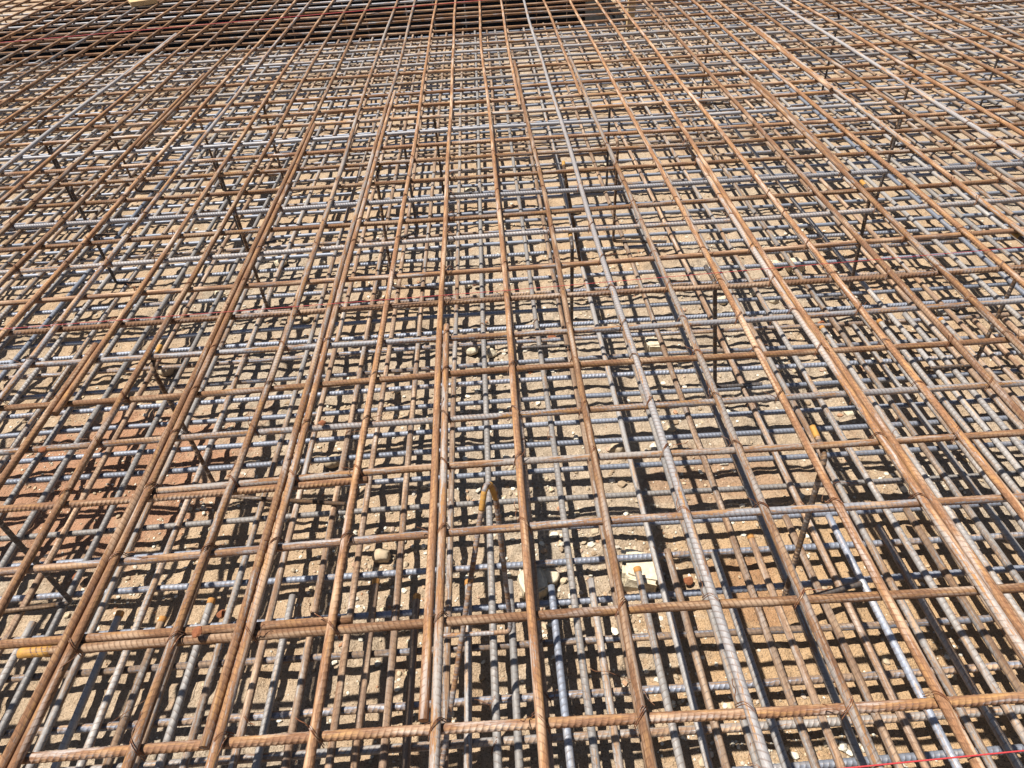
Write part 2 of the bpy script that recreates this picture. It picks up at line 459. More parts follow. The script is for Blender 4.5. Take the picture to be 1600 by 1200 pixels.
TOPT= [[(-1.182, 0.595), (-0.106, 0.59), (0.971, 0.559)], [(-1.342, 0.854), (-0.099, 0.862), (0.657, 0.849), (1.336, 0.828)], [(-1.536, 1.112), (-1.187, 1.119), (-0.783, 1.13), (-0.093, 1.149), (0.758, 1.135), (1.21, 1.123), (1.506, 1.118)], [(-1.682, 1.383), (-1.24, 1.38), (-0.846, 1.386), (-0.086, 1.409), (0.845, 1.384), (1.686, 1.365)], [(-1.804, 1.61), (-1.452, 1.62), (-0.939, 1.625), (-0.081, 1.63), (0.926, 1.614), (1.835, 1.593)], [(-1.935, 1.854), (-1.443, 1.853), (-0.958, 1.849), (-0.075, 1.877), (1.796, 1.837)], [(-1.863, 2.109), (-0.07, 2.088), (1.936, 2.073)], [(-1.979, 2.351), (-0.064, 2.348), (2.078, 2.312)], [(-2.099, 2.603), (-1.141, 2.601), (-0.058, 2.589), (1.275, 2.602), (2.502, 2.614)], [(-2.419, 2.883), (-1.212, 2.895), (-0.051, 2.914), (0.892, 2.907)], [(-2.614, 3.115), (-1.95, 3.138), (-1.272, 3.139), (-0.045, 3.126)], [(-2.541, 3.375), (-0.04, 3.375), (2.742, 3.312)], [(-2.665, 3.626), (-0.034, 3.626), (2.893, 3.56)], [(-2.808, 3.916), (-0.027, 3.914), (3.067, 3.846)], [(-2.925, 4.153), (-0.021, 4.15), (3.209, 4.08)], [(-3.044, 4.394), (-0.015, 4.391), (3.354, 4.318)], [(-3.18, 4.669), (-0.009, 4.665), (3.519, 4.591)], [(-3.306, 4.923), (-0.003, 4.918), (3.672, 4.841)], [(-3.45, 5.214), (0.004, 5.207), (3.846, 5.129)], [(-3.574, 5.467), (0.01, 5.459), (3.998, 5.379)], [(-3.7, 5.721), (0.016, 5.712), (4.151, 5.63)], [(-3.817, 5.958), (0.022, 5.947), (4.293, 5.864)], [(-3.962, 6.251), (0.029, 6.239), (4.469, 6.154)], [(-4.086, 6.503), (0.035, 6.489), (4.621, 6.403)], [(-4.225, 6.783), (0.041, 6.767), (4.789, 6.68)], [(-4.349, 7.034), (0.047, 7.017), (4.94, 6.928)], [(-4.474, 7.288), (0.053, 7.269), (5.092, 7.179)], [(-4.601, 7.544), (0.059, 7.522), (5.246, 7.432)], [(-4.684, 7.713), (0.063, 7.691), (5.348, 7.599)], [(-4.801, 7.949), (0.069, 7.925), (5.49, 7.832)], [(-4.932, 8.213), (0.075, 8.187), (5.648, 8.094)]]
LOWT= [[(-1.614, 0.675), (-0.16, 0.671), (1.24, 0.661), (1.58, 0.666)], [(-1.683, 0.815), (-0.157, 0.811), (0.839, 0.794), (1.682, 0.789)], [(-1.751, 0.953), (-0.153, 0.949), (0.856, 0.939), (1.745, 0.93)], [(-1.851, 1.155), (-0.149, 1.151), (0.937, 1.128), (1.851, 1.104)], [(-1.93, 1.313), (-0.145, 1.31), (1.024, 1.3)], [(-2.021, 1.499), (-0.14, 1.497), (1.952, 1.452)], [(-2.105, 1.667), (-0.136, 1.666), (2.053, 1.618)], [(-2.182, 1.824), (-0.133, 1.823), (2.147, 1.773)], [(-2.266, 1.995), (-0.128, 1.995), (2.249, 1.941)], [(-2.349, 2.162), (-0.124, 2.163), (2.349, 2.106)], [(-2.416, 2.298), (-0.121, 2.3), (2.431, 2.24)], [(-2.512, 2.492), (-0.116, 2.496), (2.548, 2.432)], [(-2.588, 2.646), (-0.113, 2.65), (2.639, 2.583)], [(-2.665, 2.802), (-0.109, 2.806), (2.733, 2.736)], [(-2.759, 2.991), (-0.105, 2.995), (2.846, 2.923)], [(-2.832, 3.139), (-0.101, 3.143), (2.936, 3.07)], [(-2.908, 3.293), (-0.097, 3.297), (3.028, 3.221)], [(-3.006, 3.492), (-0.093, 3.496), (3.147, 3.418)], [(-3.093, 3.667), (-0.089, 3.67), (3.252, 3.591)], [(-3.173, 3.828), (-0.085, 3.831), (3.349, 3.75)], [(-3.257, 3.999), (-0.081, 4.001), (3.451, 3.919)], [(-3.339, 4.165), (-0.077, 4.167), (3.551, 4.082)], [(-3.421, 4.332), (-0.073, 4.334), (3.651, 4.247)], [(-3.497, 4.485), (-0.069, 4.487), (3.743, 4.399)], [(-3.578, 4.649), (-0.065, 4.65), (3.841, 4.56)], [(-3.682, 4.859), (-0.06, 4.859), (3.967, 4.768)], [(-3.756, 5.01), (-0.057, 5.01), (4.058, 4.917)], [(-3.828, 5.156), (-0.053, 5.155), (4.146, 5.061)], [(-3.988, 5.479), (-0.046, 5.478), (4.34, 5.38)], [(-4.077, 5.659), (-0.041, 5.657), (4.448, 5.558)], [(-4.172, 5.852), (-0.037, 5.849), (4.564, 5.749)], [(-4.241, 5.991), (-0.033, 5.988), (4.647, 5.886)], [(-4.327, 6.164), (-0.029, 6.16), (4.751, 6.057)], [(-4.412, 6.336), (-0.025, 6.332), (4.854, 6.227)]]
STONES= [(0.508, 1.458, 0.143, 0.127), (0.046, 1.42, 0.108, 0.108), (0.114, 1.454, 0.104, 0.109), (-0.604, 1.63, 0.096, 0.101), (-0.405, 2.401, 0.102, 0.088), (0.541, 2.149, 0.111, 0.098), (-0.187, 2.997, 0.1, 0.085), (-0.08, 2.967, 0.084, 0.061), (0.9, 2.955, 0.102, 0.102), (1.895, 2.494, 0.095, 0.095), (1.438, 3.373, 0.086, 0.077), (1.763, 3.348, 0.077, 0.077), (1.661, 3.441, 0.061, 0.052), (-1.964, 3.845, 0.095, 0.069), (-1.286, 3.471, 0.066, 0.066), (-0.201, 5.179, 0.109, 0.087), (-1.915, 5.664, 0.101, 0.067), (2.271, 4.2, 0.07, 0.05), (2.334, 4.191, 0.06, 0.05), (0.949, 5.586, 0.071, 0.047), (1.044, 5.598, 0.071, 0.047), (-0.908, 2.206, 0.103, 0.071), (2.023, 3.702, 0.11, 0.083), (1.915, 3.733, 0.092, 0.074), (-0.225, 3.771, 0.053, 0.062), (-1.614, 4.214, 0.101, 0.083), (-1.301, 4.191, 0.056, 0.083), (2.816, 3.134, 0.084, 0.059), (2.727, 3.09, 0.092, 0.058), (-1.973, 2.762, 0.106, 0.078), (-2.047, 3.051, 0.112, 0.075), (1.797, 2.313, 0.063, 0.042), (0.649, 4.692, 0.073, 0.052), (-3.622, 5.718, 0.077, 0.044), (-3.296, 4.185, 0.062, 0.044), (1.29, 2.88, 0.062, 0.039)]
CH= [((1.028, 1.349), (0.991, 1.199), (1.323, 1.261)), ((0.967, 2.398), (1.089, 2.428), (1.336, 2.427)), ((-1.45, 2.075), (-1.365, 1.934), (-0.77, 1.833)), (None, (-1.825, 1.432), (-2.107, 1.412)), ((-0.703, 3.78), (-0.704, 3.605), (-0.339, 3.529)), ((-0.538, 3.991), (-0.627, 4.638), (-0.781, 4.566)), ((-0.381, 4.449), (-0.428, 5.403), (-0.128, 5.367)), ((0.432, 3.661), (0.553, 3.727), (0.388, 3.684)), ((0.758, 3.662), (0.88, 4.315), (1.246, 4.262)), ((2.026, 3.141), (2.107, 3.132), (1.969, 3.129)), ((2.372, 3.598), (3.043, 4.599), (3.183, 4.588)), ((-1.733, 3.993), (-1.981, 4.574), (-1.756, 4.624)), ((-1.389, 3.194), (-1.601, 3.702), (-1.417, 3.702)), ((-1.51, 4.547), (-1.947, 5.789), (-2.339, 5.798)), ((2.238, 2.237), (2.717, 2.675), (2.459, 2.676)), ((0.79, 4.126), (1.009, 5.422), (0.746, 5.425)), ((2.027, 6.19), (2.255, 6.936), (2.477, 6.911)), ((3.0, 5.887), (3.809, 7.393), (3.648, 7.382)), ((3.053, 4.729), (3.758, 5.737), (3.944, 5.735)), ((4.197, 5.458), (5.039, 6.481), (5.244, 6.478)), ((-2.914, 4.315), (-3.912, 5.763), (-3.757, 5.765)), ((-2.662, 3.944), (-3.57, 5.291), (-3.383, 5.299)), ((-2.432, 3.593), (-2.837, 4.173), (-2.673, 4.178)), ((-2.683, 4.72), (-3.442, 6.023), (-3.217, 6.029)), ((-1.997, 4.598), (-2.574, 5.922), (-2.413, 5.939))]


# ---- upper lengthwise bars (on top of everything)
topl_fn = {}
idxs = list(range(-24, 25))
known = {k: [(p[0], p[1]) for p in v] for k, v in TOPL.items()}


def offs_word(i):
    k = i - 5
    if k == 0: return "right half of the doubled middle bar"
    return "%s lengthwise %s of the doubled middle one" % (ordw(abs(k)), "right" if k > 0 else "left")


LAPS = {  # near bar ends at far Y ; far bar starts at near Y ; side of the far bar
    5: (2.149, 0.60, -1), 3: (5.2, 0.577, -1), 1: (4.6, -1.0, -1), -1: (2.185, 1.772, 1), 7: (5.75, 4.70, -1), 9: (5.775, 4.817, -1),
    11: (3.6, -0.5, 1), 14: (4.9, 3.3, 1), 16: (6.3, 4.6, -1), -4: (6.0, 4.4, 1), -7: (7.5, 6.1, 1)}
for i in idxs:
    if i in known:
        pts = known[i]
    else:
        x = (-0.237 + 0.2435 * (i - 5)) + random.uniform(-0.02, 0.02)
        pts = [(2.0, x), (8.0, x + random.uniform(-0.03, 0.03))]
    fn = smooth_fn(pts, wob=0.0050, seed=100 + i)
    topl_fn[i] = fn
    xm = float(fn(np.array([2.0]))[0])
    ynear = max(0.25, (abs(xm) - 1.0) / 0.85)
    det = (ynear, 4.3) if ynear < 3.6 else None
    mat = MIXED if i in (8, 13, -2) or (i not in known and random.random() < 0.2) else RUSTY
    look = "rusty orange" if mat is RUSTY else "grey rust-streaked"
    if i in LAPS:
        yend, ystart, side = LAPS[i]
        rebar('lengthwise', 2.0, Z_TOPL, -1.6, yend, fn, R_BAR, mat, det and (det[0], min(det[1], yend)),
              look + " near half, lapped upper bar, " + offs_word(i) if i != 5 else "rusty upper lengthwise bar, right half of the doubled bar up the middle",
              "upper lengthwise bars", 300 + i)
        fn2 = (lambda f, s_: (lambda y: f(y) + s_ * 0.0285))(fn, side)
        rebar('lengthwise', 2.0 if ystart < 2 else ystart + 0.5, Z_TOPL, ystart, 13.2, fn2, R_BAR, RUSTY, (max(0.3, ystart), 4.3) if ystart < 3.5 else None,
              "far half of lapped upper bar, " + offs_word(i) if i != 5 else "brownish upper lengthwise bar, left half of the doubled bar up the middle",
              "upper lengthwise bars", 400 + i)
    else:
        rebar('lengthwise', 2.0, Z_TOPL, -1.6, 13.2 + random.uniform(-0.1, 0.1), fn, R_BAR, mat, det,
              look + " upper bar, " + offs_word(i), "upper lengthwise bars", 300 + i)

# ---- upper crosswise bars
topt_fn = []
yy = [p for p in TOPT]
k = 0
rowsT = [(pts, True) for pts in TOPT]
lastY = TOPT[-1][1][1]
while lastY < 12.9:
    lastY += 0.246
    rowsT.append(([(-6, lastY + random.uniform(-.02, .02)), (0, lastY), (6, lastY + random.uniform(-.02, .02))], False))
for k, (pts, kn) in enumerate(rowsT):
    fn = smooth_fn(pts, (0.0, 0.0), 0.0025, 700 + k)
    topt_fn.append(fn)
    ym = float(fn(np.array([0.0]))[0])
    half = 1.0 + 0.72 * ym
    det = (-half, half) if ym < 4.2 else None
    mat = RUSTY if k in (1, 3, 5, 10, 13, 16) else (GREYT if k in (2, 6, 7, 8, 11, 15) or (k > 16 and random.random() < 0.35) else MIXED)
    look = {RUSTY: "rusty", GREYT: "grey", MIXED: "brown and grey"}[mat]
    lab = "%s upper crosswise bar, %s of its layer from the bottom edge" % (look, ordw(k + 1))
    if k == 1:    # lap: the left-hand bar lies on the far side and ends left of the middle
        rebar('crosswise', 0.0, Z_TOPT, -1.342, 8.2, fn, R_CROSS, mat, det, "rusty upper crosswise bar, second from the bottom edge, with yellow left end", "upper crosswise bars", 800 + k, 0.0012)
        rebar('crosswise', -1.5, Z_TOPT, -8.2, -0.463, lambda x, f=fn: f(x) + 0.027, R_CROSS, RUSTY, (-half, -0.47), "short rusty lap bar behind the second upper crosswise bar at lower left", "upper crosswise bars", 830 + k, 0.0012)
    elif k == 3:
        rebar('crosswise', 0.0, Z_TOPT, -1.183, 8.2, fn, R_CROSS, mat, det, "rusty upper crosswise bar, fourth from the bottom edge, starting left of the middle", "upper crosswise bars", 800 + k)
        rebar('crosswise', -1.5, Z_TOPT, -8.2, -0.477, lambda x, f=fn: f(x) - 0.027, R_CROSS, MIXED, (-half, -0.48), "yellowish lap bar in front of the fourth upper crosswise bar at left", "upper crosswise bars", 830 + k, 0.0011)
    else:
        rebar('crosswise', 0.0, Z_TOPT, -8.2 + random.uniform(-.1, .1), 8.2 + random.uniform(-.1, .1), fn, R_CROSS, mat, det, lab, "upper crosswise bars", 800 + k, 0.0013 if k == 0 else None)
# yellow painted end of the near crosswise lap
yb = float(topt_fn[1](np.array([-1.3]))[0])

# ---- lower lengthwise bars
lowl = []
xs = [-2.405, -2.238, -2.045, -1.879, -1.706, -1.53, -1.345, -1.172, -1.002, -0.829, -0.68, -0.503, -0.293, -0.121, 0.057, 0.203, 0.37, 0.563,
      0.72, 0.908, 1.056, 1.253, 1.456, 1.602, 1.77, 1.94, 2.124, 2.29, 2.46, 2.64, 2.81, 2.99]
x = xs[0]
while x > -9.0: x -= 0.172 + random.uniform(-.012, .012); xs.insert(0, x)
x = xs[-1]
while x < 8.6: x += 0.172 + random.uniform(-.012, .012); xs.append(x)
cen = min(range(len(xs)), key=lambda q: abs(xs[q] + 0.293))
for q, x in enumerate(xs):
    fn = smooth_fn([(0.5, x), (4.0, x + random.uniform(-.008, .008)), (9.0, x + random.uniform(-.03, .03))], wob=0.003, seed=1200 + q)
    lowl.append(fn)
    ynear = max(0.5, (abs(x) - 1.5) / 0.72)
    det = (ynear, 3.9) if ynear < 3.3 else None
    yfar = 12.9 if x > PIT_X1 + 0.05 else PIT_Y0 + random.uniform(-0.25, 0.02)
    mat = (DUSTY if random.random() < 0.96 else BLUED)
    look = {DUSTY: "dusty grey brown", BLUED: "pale grey", DARKB: "dark grey"}[mat]
    d = q - cen
    lab = look + " lower bar, " + ("just under the doubled middle bar" if d == 0 else
          "%s unlapped one %s of the doubled middle bar" % (ordw(abs(d)), "right" if d > 0 else "left"))
    rebar('lengthwise', 2.2, Z_LOWL, -1.2, yfar, fn, R_LOW, mat, det, lab, "lower lengthwise bars", 1300 + q)

# lap bars that end in view
LAPX = [(-1.966, 1.372), (-1.62, 1.388), (-1.439, 1.35), (-1.262, 1.416), (-0.925, 1.403), (-0.598, 1.449), (-0.42, 1.365), (-0.215, 1.412),
        (-0.05, 1.398), (0.123, 1.361), (0.28, 1.377), (0.48, 1.414), (0.617, 1.488), (0.807, 1.456), (0.98, 1.532), (1.166, 1.614),
        (1.345, 1.601), (1.531, 1.532), (1.69, 1.607), (1.854, 2.895), (2.031, 2.887), (2.2, 2.914), (2.375, 2.967), (2.55, 2.893), (2.725, 2.857), (2.90, 2.85)]
for q, (x, yend) in enumerate(LAPX):
    fn = smooth_fn([(0.5, x), (3.0, x)], wob=0.003, seed=1500 + q)
    near = q < 19
    mat = BLUED if q in (9, 16) else DUSTY
    look = {DUSTY: "dusty grey", BLUED: "pale grey", DARKB: "dark"}[mat]
    lab = "%s lower lap bar, %s cut end from left in the %s row" % (look, ordw(q + 1 if near else q - 18), "near" if near else "right-hand far")
    lap = rebar('lengthwise', 0.8, Z_LOWL, -1.2, yend, fn, R_LOW, mat, (max(0.5, (abs(x) - 1.5) / 0.72), yend - 0.03), lab, "lower lap bars ending in view", 1600 + q)
    if q in (1, 2, 3, 5, 6, 7, 11, 14, 19, 21, 23):     # orange rust on the saw-cut end
        e1 = yend - 0.8
        fx = lambda s_: (s_, -(float(fn(np.array([s_ + 0.8]))[0]) - lap.location.x), float(zwave(1600 + q)(s_)))
        bits = bar_mesh("cut_end", e1 - 0.022, e1 + 0.0012, lambda s_: -(fn(s_ + 0.8) - lap.location.x), zwave(1600 + q), R_LOW + 0.0011, RUSTEND)
        link("cut_end", bits, lap)

# ---- lower crosswise bars (lowest layer)
rowsL = list(LOWT)
y = LOWT[-1][len(LOWT[-1]) // 2][1]
while y < 12.7:
    y += 0.168 + random.uniform(-.012, .012)
    rowsL.append([(-5, y + random.uniform(-.02, .02)), (0, y), (5, y + random.uniform(-.02, .02))])
for k, pts in enumerate(rowsL):
    fn = smooth_fn(pts, (0.0, 0.0), 0.003, 2000 + k)
    ym = float(fn(np.array([0.0]))[0])
    half = 1.5 + 0.72 * ym
    det = (-half, half) if ym < 4.0 else None
    mat = BLUED if random.random() < 0.9 else DUSTY
    look = "bluish grey ribbed" if mat is BLUED else "dusty grey ribbed"
    x0 = -9.0 if ym < PIT_Y0 - 0.08 else PIT_X1 + 0.06
    rebar('crosswise', 0.0 if x0 < 0 else 4.0, Z_LOWT, x0, 8.5, fn, R_LOWX, mat, det,
          "%s lower crosswise bar, %s of its layer from the bottom" % (look, ordw(k + 1)), "lower crosswise bars", 2100 + k, 0.0012)


# ---- bars standing in the dark pit under the far end of the mat
pr_ = np.random.default_rng(31)
for q in range(18):
    x = -6.9 + q * 0.52 + pr_.uniform(-.1, .1); y = pr_.uniform(10.6, 12.2)
    me = bar_mesh("starter_rebar", 0.0, 3.2 + pr_.uniform(0.6, 0.8), lambda s_, f=pr_.uniform(-.02, .02): f * s_, lambda s_: 0 * s_, 0.011, MIXED)
    o = link("starter_rebar", me, None, (x, y, -3.3), (0, -math.pi / 2, 0))
    tag(o, "thin upright bar standing in the dark pit at the far edge", "rebar", "upright bars in the pit")


# ------------------------------------------------------------------ swept bent bars, wires, cords
def sweep(name, pts, r, mat, nv=8, ds=0.012, corner=0.0, rib=0.0, close=False):
    pts = [Vector(p) for p in pts]
    if corner > 0:
        out = [pts[0]]
        for i in range(1, len(pts) - 1):
            a, p, c = pts[i - 1], pts[i], pts[i + 1]
            u, v = (a - p), (c - p)
            t = min(corner, u.length * 0.45, v.length * 0.45)
            A, B = p + u.normalized() * t, p + v.normalized() * t
            for k_ in range(7):
                s = k_ / 6
                out.append(A * (1 - s) ** 2 + p * 2 * s * (1 - s) + B * s * s)
        out.append(pts[-1]); pts = out
    P = np.array([tuple(p) for p in pts])
    d = np.concatenate(([0], np.cumsum(np.linalg.norm(np.diff(P, axis=0), axis=1))))
    s = np.linspace(0, d[-1], max(3, int(d[-1] / ds) + 1))
    C = np.stack([np.interp(s, d, P[:, i]) for i in range(3)], -1)
    Tn = np.gradient(C, axis=0); Tn /= np.linalg.norm(Tn, axis=1)[:, None]
    up = np.array([0.31, 0.87, 0.39]); up /= np.linalg.norm(up)
    nrm = up - Tn[0] * (up @ Tn[0]); nrm /= np.linalg.norm(nrm)
    NS = [nrm]
    for q in range(1, len(s)):
        v = NS[-1] - Tn[q] * (NS[-1] @ Tn[q]); NS.append(v / np.linalg.norm(v))
    NS = np.array(NS); BS = np.cross(Tn, NS)
    th = np.arange(nv) / nv * 2 * np.pi
    rad = r + rib * (np.arange(len(s)) % 3 == 0)
    V = C[:, None] + rad[:, None, None] * (np.cos(th)[None, :, None] * NS[:, None] + np.sin(th)[None, :, None] * BS[:, None])
    k_ = len(s)
    F = [(i * nv + j, i * nv + (j + 1) % nv, (i + 1) * nv + (j + 1) % nv, (i + 1) * nv + j) for i in range(k_ - 1) for j in range(nv)]
    F.append(tuple(range(nv))[::-1]); F.append(tuple(range((k_ - 1) * nv, k_ * nv)))
    return mesh_np(name, V.reshape(-1, 3), F, mat, True, {"rib": np.repeat((np.arange(k_) % 3 == 0).astype(float), nv)})


ZF = Z_LOWL + R_LOW + 0.0100
ZA = Z_TOPT - R_CROSS - 0.0085
rc = 0.0098


def chair(tip, base, foot, label, armlen=0.13, tipmat=True):
    tx, ty = tip; bx, by = base
    pts = [(foot[0] - bx, foot[1] - by, ZF), (0, 0, ZF), (tx - bx, ty - by, ZA), (tx - bx + random.uniform(-.01, .01), ty - by + armlen, ZA)]
    far = by > 4.2
    return build_chair(pts, (bx, by, 0), label, rc, DARKB, 0.03 if far else 0.0055, 0.0 if far else 0.0008, tipmat)


def build_chair(pts, loc, label, r, mat, ds, rib, tip_pts):
    """foot, leg and painted tip of one bent bar; pts[0] is the foot's end"""
    o = bpy.data.objects.new("rebar_chair", None); COL.objects.link(o)
    o.location = loc
    tag(o, label, "rebar chair", "bent bar chairs holding up the upper bars")
    f0, f1 = Vector(pts[0]), Vector(pts[1])
    u = (f0 - f1); cut = f1 + u.normalized() * min(0.06, u.length * 0.5)
    link("foot", sweep("foot", [f0, cut], r, mat, 8, ds, 0.0, rib), o)
    link("leg", sweep("leg", [cut] + list(pts[1:]), r, mat, 8, ds, 0.04, rib), o)
    if tip_pts is True:
        e0 = Vector(pts[-1]); e1 = Vector(pts[-2]); dd = (e1 - e0).normalized()
        tip_pts = [e0 - dd * 0.002, e0 + dd * 0.05]
    if tip_pts: link("painted_tip", sweep("painted_tip", tip_pts, r + 0.0012, OCHRE, 8, 0.006, 0.012), o)
    return o


CH_LAB = ["dark bent chair with yellow tip and long foot, right of centre at front", "dark upright chair leg beside the red string, right of centre",
          "dark bent chair with yellow tip and long foot, left of centre", "dark bent chair whose yellowish foot lies at the left edge",
          "dark bent chair with yellow tip, left of the middle above the red string", "dark chair leg with hooked foot, a little left of the middle, upper half",
          "dark chair leg with foot curving right, just left of the middle bar, upper half", "dark chair leg leaning beside a yellow tipped upright, right of the middle",
          "dark chair with long thin foot pointing right, right of the middle", "black ribbed chair with bright yellow tip at right, above the string",
          "black chair leg right behind the ribbed yellow tipped one", "dark chair with curved foot pointing right, left quarter of the photo",
          "dark chair leg just in front of the curved foot at left quarter", "rusty chair with foot pointing left, upper left",
          "brown chair with yellow hooked foot near the right edge", "dark chair whose foot points left, behind the leaning leg right of the middle"]
CH.append(((0.372, 2.80), (0.385, 2.86), (0.10, 2.87)))       # bright tip just right of the middle
for q, (tip, base, foot) in enumerate(CH):
    if tip is None: tip = (base[0] - 0.03, base[1] + 0.05)
    d = math.hypot(tip[0] - base[0], tip[1] - base[1])
    if d > 0.33:
        mx, my = (tip[0] + base[0]) / 2, (tip[1] + base[1]) / 2
        foot = (foot[0] - base[0] + mx, foot[1] - base[1] + my)
        tip, base = (mx, my + 0.05), (mx, my)
    lab = CH_LAB[q] if q < len(CH_LAB) else "thin dark chair leg in the far %s of the mat, %s from the left edge" % (
        "right" if base[0] > 0 else "left", ordw({20: 1, 21: 2, 22: 3, 23: 4, 24: 5}.get(q, q)))
    if q == 25: lab = "dark chair with the brightest yellow tip, just right of the middle above the string"
    if 16 <= q <= 19:
        lab = ["thin dark far chair, leftmost of the four legs at upper right", "thin dark far chair nearest the top edge at upper right",
               "thin dark far chair, third from left at upper right", "thin dark far chair closest to the right edge at upper right"][q - 16]
    chair(tip, base, foot, lab, 0.13, q in (0, 2, 4, 7, 9, 14, 25))

# the hairpin chair at front centre: foot, leg, narrow bend above the bars, second leg reaching forward
hx, hy = -0.1, 1.15
hp = [(-0.34 - hx, 1.165 - hy, ZF + 0.02), (-0.054 - hx, 1.16 - hy, ZF + 0.02), (-0.050 - hx, 1.185 - hy, ZF + 0.06), (-0.064 - hx, 1.325 - hy, Z_TOPT - 0.03),
      (-0.090 - hx, 1.305 - hy, Z_TOPT + 0.020), (-0.30 - hx, 0.735 - hy, ZF)]
tp = Vector(hp[4]); dn = (Vector(hp[5]) - tp).normalized(); up_ = Vector(hp[3])
build_chair(hp, (hx, hy, 0), "hairpin shaped bent bar with yellow top, front centre beside the doubled bar", 0.0088, MIXED, 0.005, 0.0009,
            [tp + dn * 0.09, tp + dn * 0.022, (tp + up_) / 2 + Vector((0, 0.002, 0.006)), up_ + Vector((0.001, -0.01, -0.05))])

# ------------------------------------------------------------------ tie wires where upper bars cross
def tie_mesh(seed, sgn):
    r = np.random.default_rng(seed)
    ra = 0.0142
    V, F = [], []
    me_parts = []
    strands = []
    for off in (-0.003, 0.003):
        p = [(-0.020, -0.020 * sgn + off, -0.030), (-0.0165, -0.0165 * sgn + off, -0.012), (-0.010, -0.012 * sgn + off, 0.010), (0, off, ra + 0.0022),
             (0.010, 0.012 * sgn + off, 0.010), (0.0165, 0.0165 * sgn + off, -0.012), (0.020, 0.020 * sgn + off, -0.030)]
        strands.append(p)
    a = r.uniform(0, 6.28)
    tail = [(0.0165, 0.0165 * sgn, -0.012)]
    ln = r.uniform(0.006, 0.013)
    for q in range(1, 6):
        tail.append((0.0165 + ln * q * math.cos(a) + r.uniform(-.005, .005), 0.0165 * sgn + ln * q * math.sin(a) + r.uniform(-.005, .005), -0.012 + 0.006 * q + r.uniform(-.004, .006)))
    strands.append(tail)
    bm = bmesh.new()
    for p in strands:
        m_ = sweep("t", p, 0.0013, WIRE, 5, 0.006, 0.006)
        bm.from_mesh(m_); bpy.data.meshes.remove(m_)
    me = bpy.data.meshes.new("tie_wire")
    bm.to_mesh(me); bm.free()
    me.materials.append(WIRE)
    for pl in me.polygons: pl.use_smooth = True
    return me


ties = [tie_mesh(40 + q, 1 if q % 2 else -1) for q in range(8)]
cross = []
for i in idxs:
    for k in range(0, 18):
        y = float(topt_fn[k](np.array([topl_fn[i](np.array([1.0 + 0.25 * k]))[0]]))[0])
        x = float(topl_fn[i](np.array([y]))[0])
        if y < 0.4 or abs(x) > 0.55 + 0.78 * y: continue
        if random.random() < 0.85: cross.append((y, x))
cross.sort()
for q, (y, x) in enumerate(cross[:230]):
    o = bpy.data.objects.new("tie_wire", ties[q % 8])
    COL.objects.link(o)
    o.location = (x, y, Z_TOPL)
    o.rotation_euler = (0, 0, random.choice((0, math.pi)))
    tag(o, "rusty twisted tie wire at a crossing of two upper bars", "tie wire", "tie wires at the upper crossings")

# lower ties
low_cross = []
for q, x in enumerate(xs):
    for pts in rowsL[:16]:
        y = pts[len(pts) // 2][1]
        if abs(x) < 0.4 + 0.72 * y and random.random() < 0.10: low_cross.append((y, x))
low_cross.sort()
for q, (y, x) in enumerate(low_cross[:45]):
    o = bpy.data.objects.new("tie_wire", ties[(q * 3) % 8])
    COL.objects.link(o)
    o.location = (x, y, Z_LOWL + 0.0004)
    o.rotation_euler = (0, 0, random.choice((0, math.pi)))
    tag(o, "rusty tie wire at a crossing of two lower bars", "tie wire", "tie wires at the lower crossings")

# loose lengths of wire lying over the lower bars
LW = [((-0.93, 1.45), "thin loose wire curled over lower bars, left of centre"), ((-1.33, 1.15), "thin loose wire looped between bars at lower left"),
      ((0.22, 1.02), "thin kinked wire end standing up, front centre"), ((-0.25, 2.75), "thin loose wire by a tie left of the middle bar"),
      ((1.55, 1.75), "thin loose wire over lower bars at right"), ((-1.25, 2.1), "pale loose wire strung beside a chair leg at left")]
for q, ((x, y), lab) in enumerate(LW):
    p, a = [], random.uniform(0, 6.28)
    cx, cy_ = 0.0, 0.0
    for k in range(9):
        p.append((cx, cy_, Z_LOWL + 0.018 + 0.02 * abs(math.sin(k * 0.9))))
        a += random.uniform(-0.9, 0.9); cx += 0.035 * math.cos(a); cy_ += 0.035 * math.sin(a)
    tag(link("loose_wire", sweep("loose_wire", p, 0.0012, WIRE, 5, 0.008, 0.02), None, (x, y, 0)), lab, "wire", "loose lengths of tie wire")

# ------------------------------------------------------------------ red setting-out strings
STR = [([(-9, 2.27), (-2.15, 2.326), (0.05, 2.351), (2.34, 2.407), (9, 2.55)], "thin red builder's string stretched across the middle of the mat", 0.0013),
       ([(-0.6, 0.40), (0.633, 0.431), (1.051, 0.439), (5, 0.49)], "bright red builder's string crossing the bottom right corner", 0.0017),
       ([(-9, 7.25), (-4.988, 7.55), (-1.45, 7.90), (1.5, 8.15)], "dark red builder's string across the upper left of the mat", 0.003)]
for p, lab, r in STR:
    zz = Z_TOPL + R_BAR + 0.004 + r
    tag(link("setting_out_string", sweep("setting_out_string", [(a, b_, zz) for a, b_ in p], r, REDCORD, 6, 0.05)), lab, "string", "red setting-out strings")

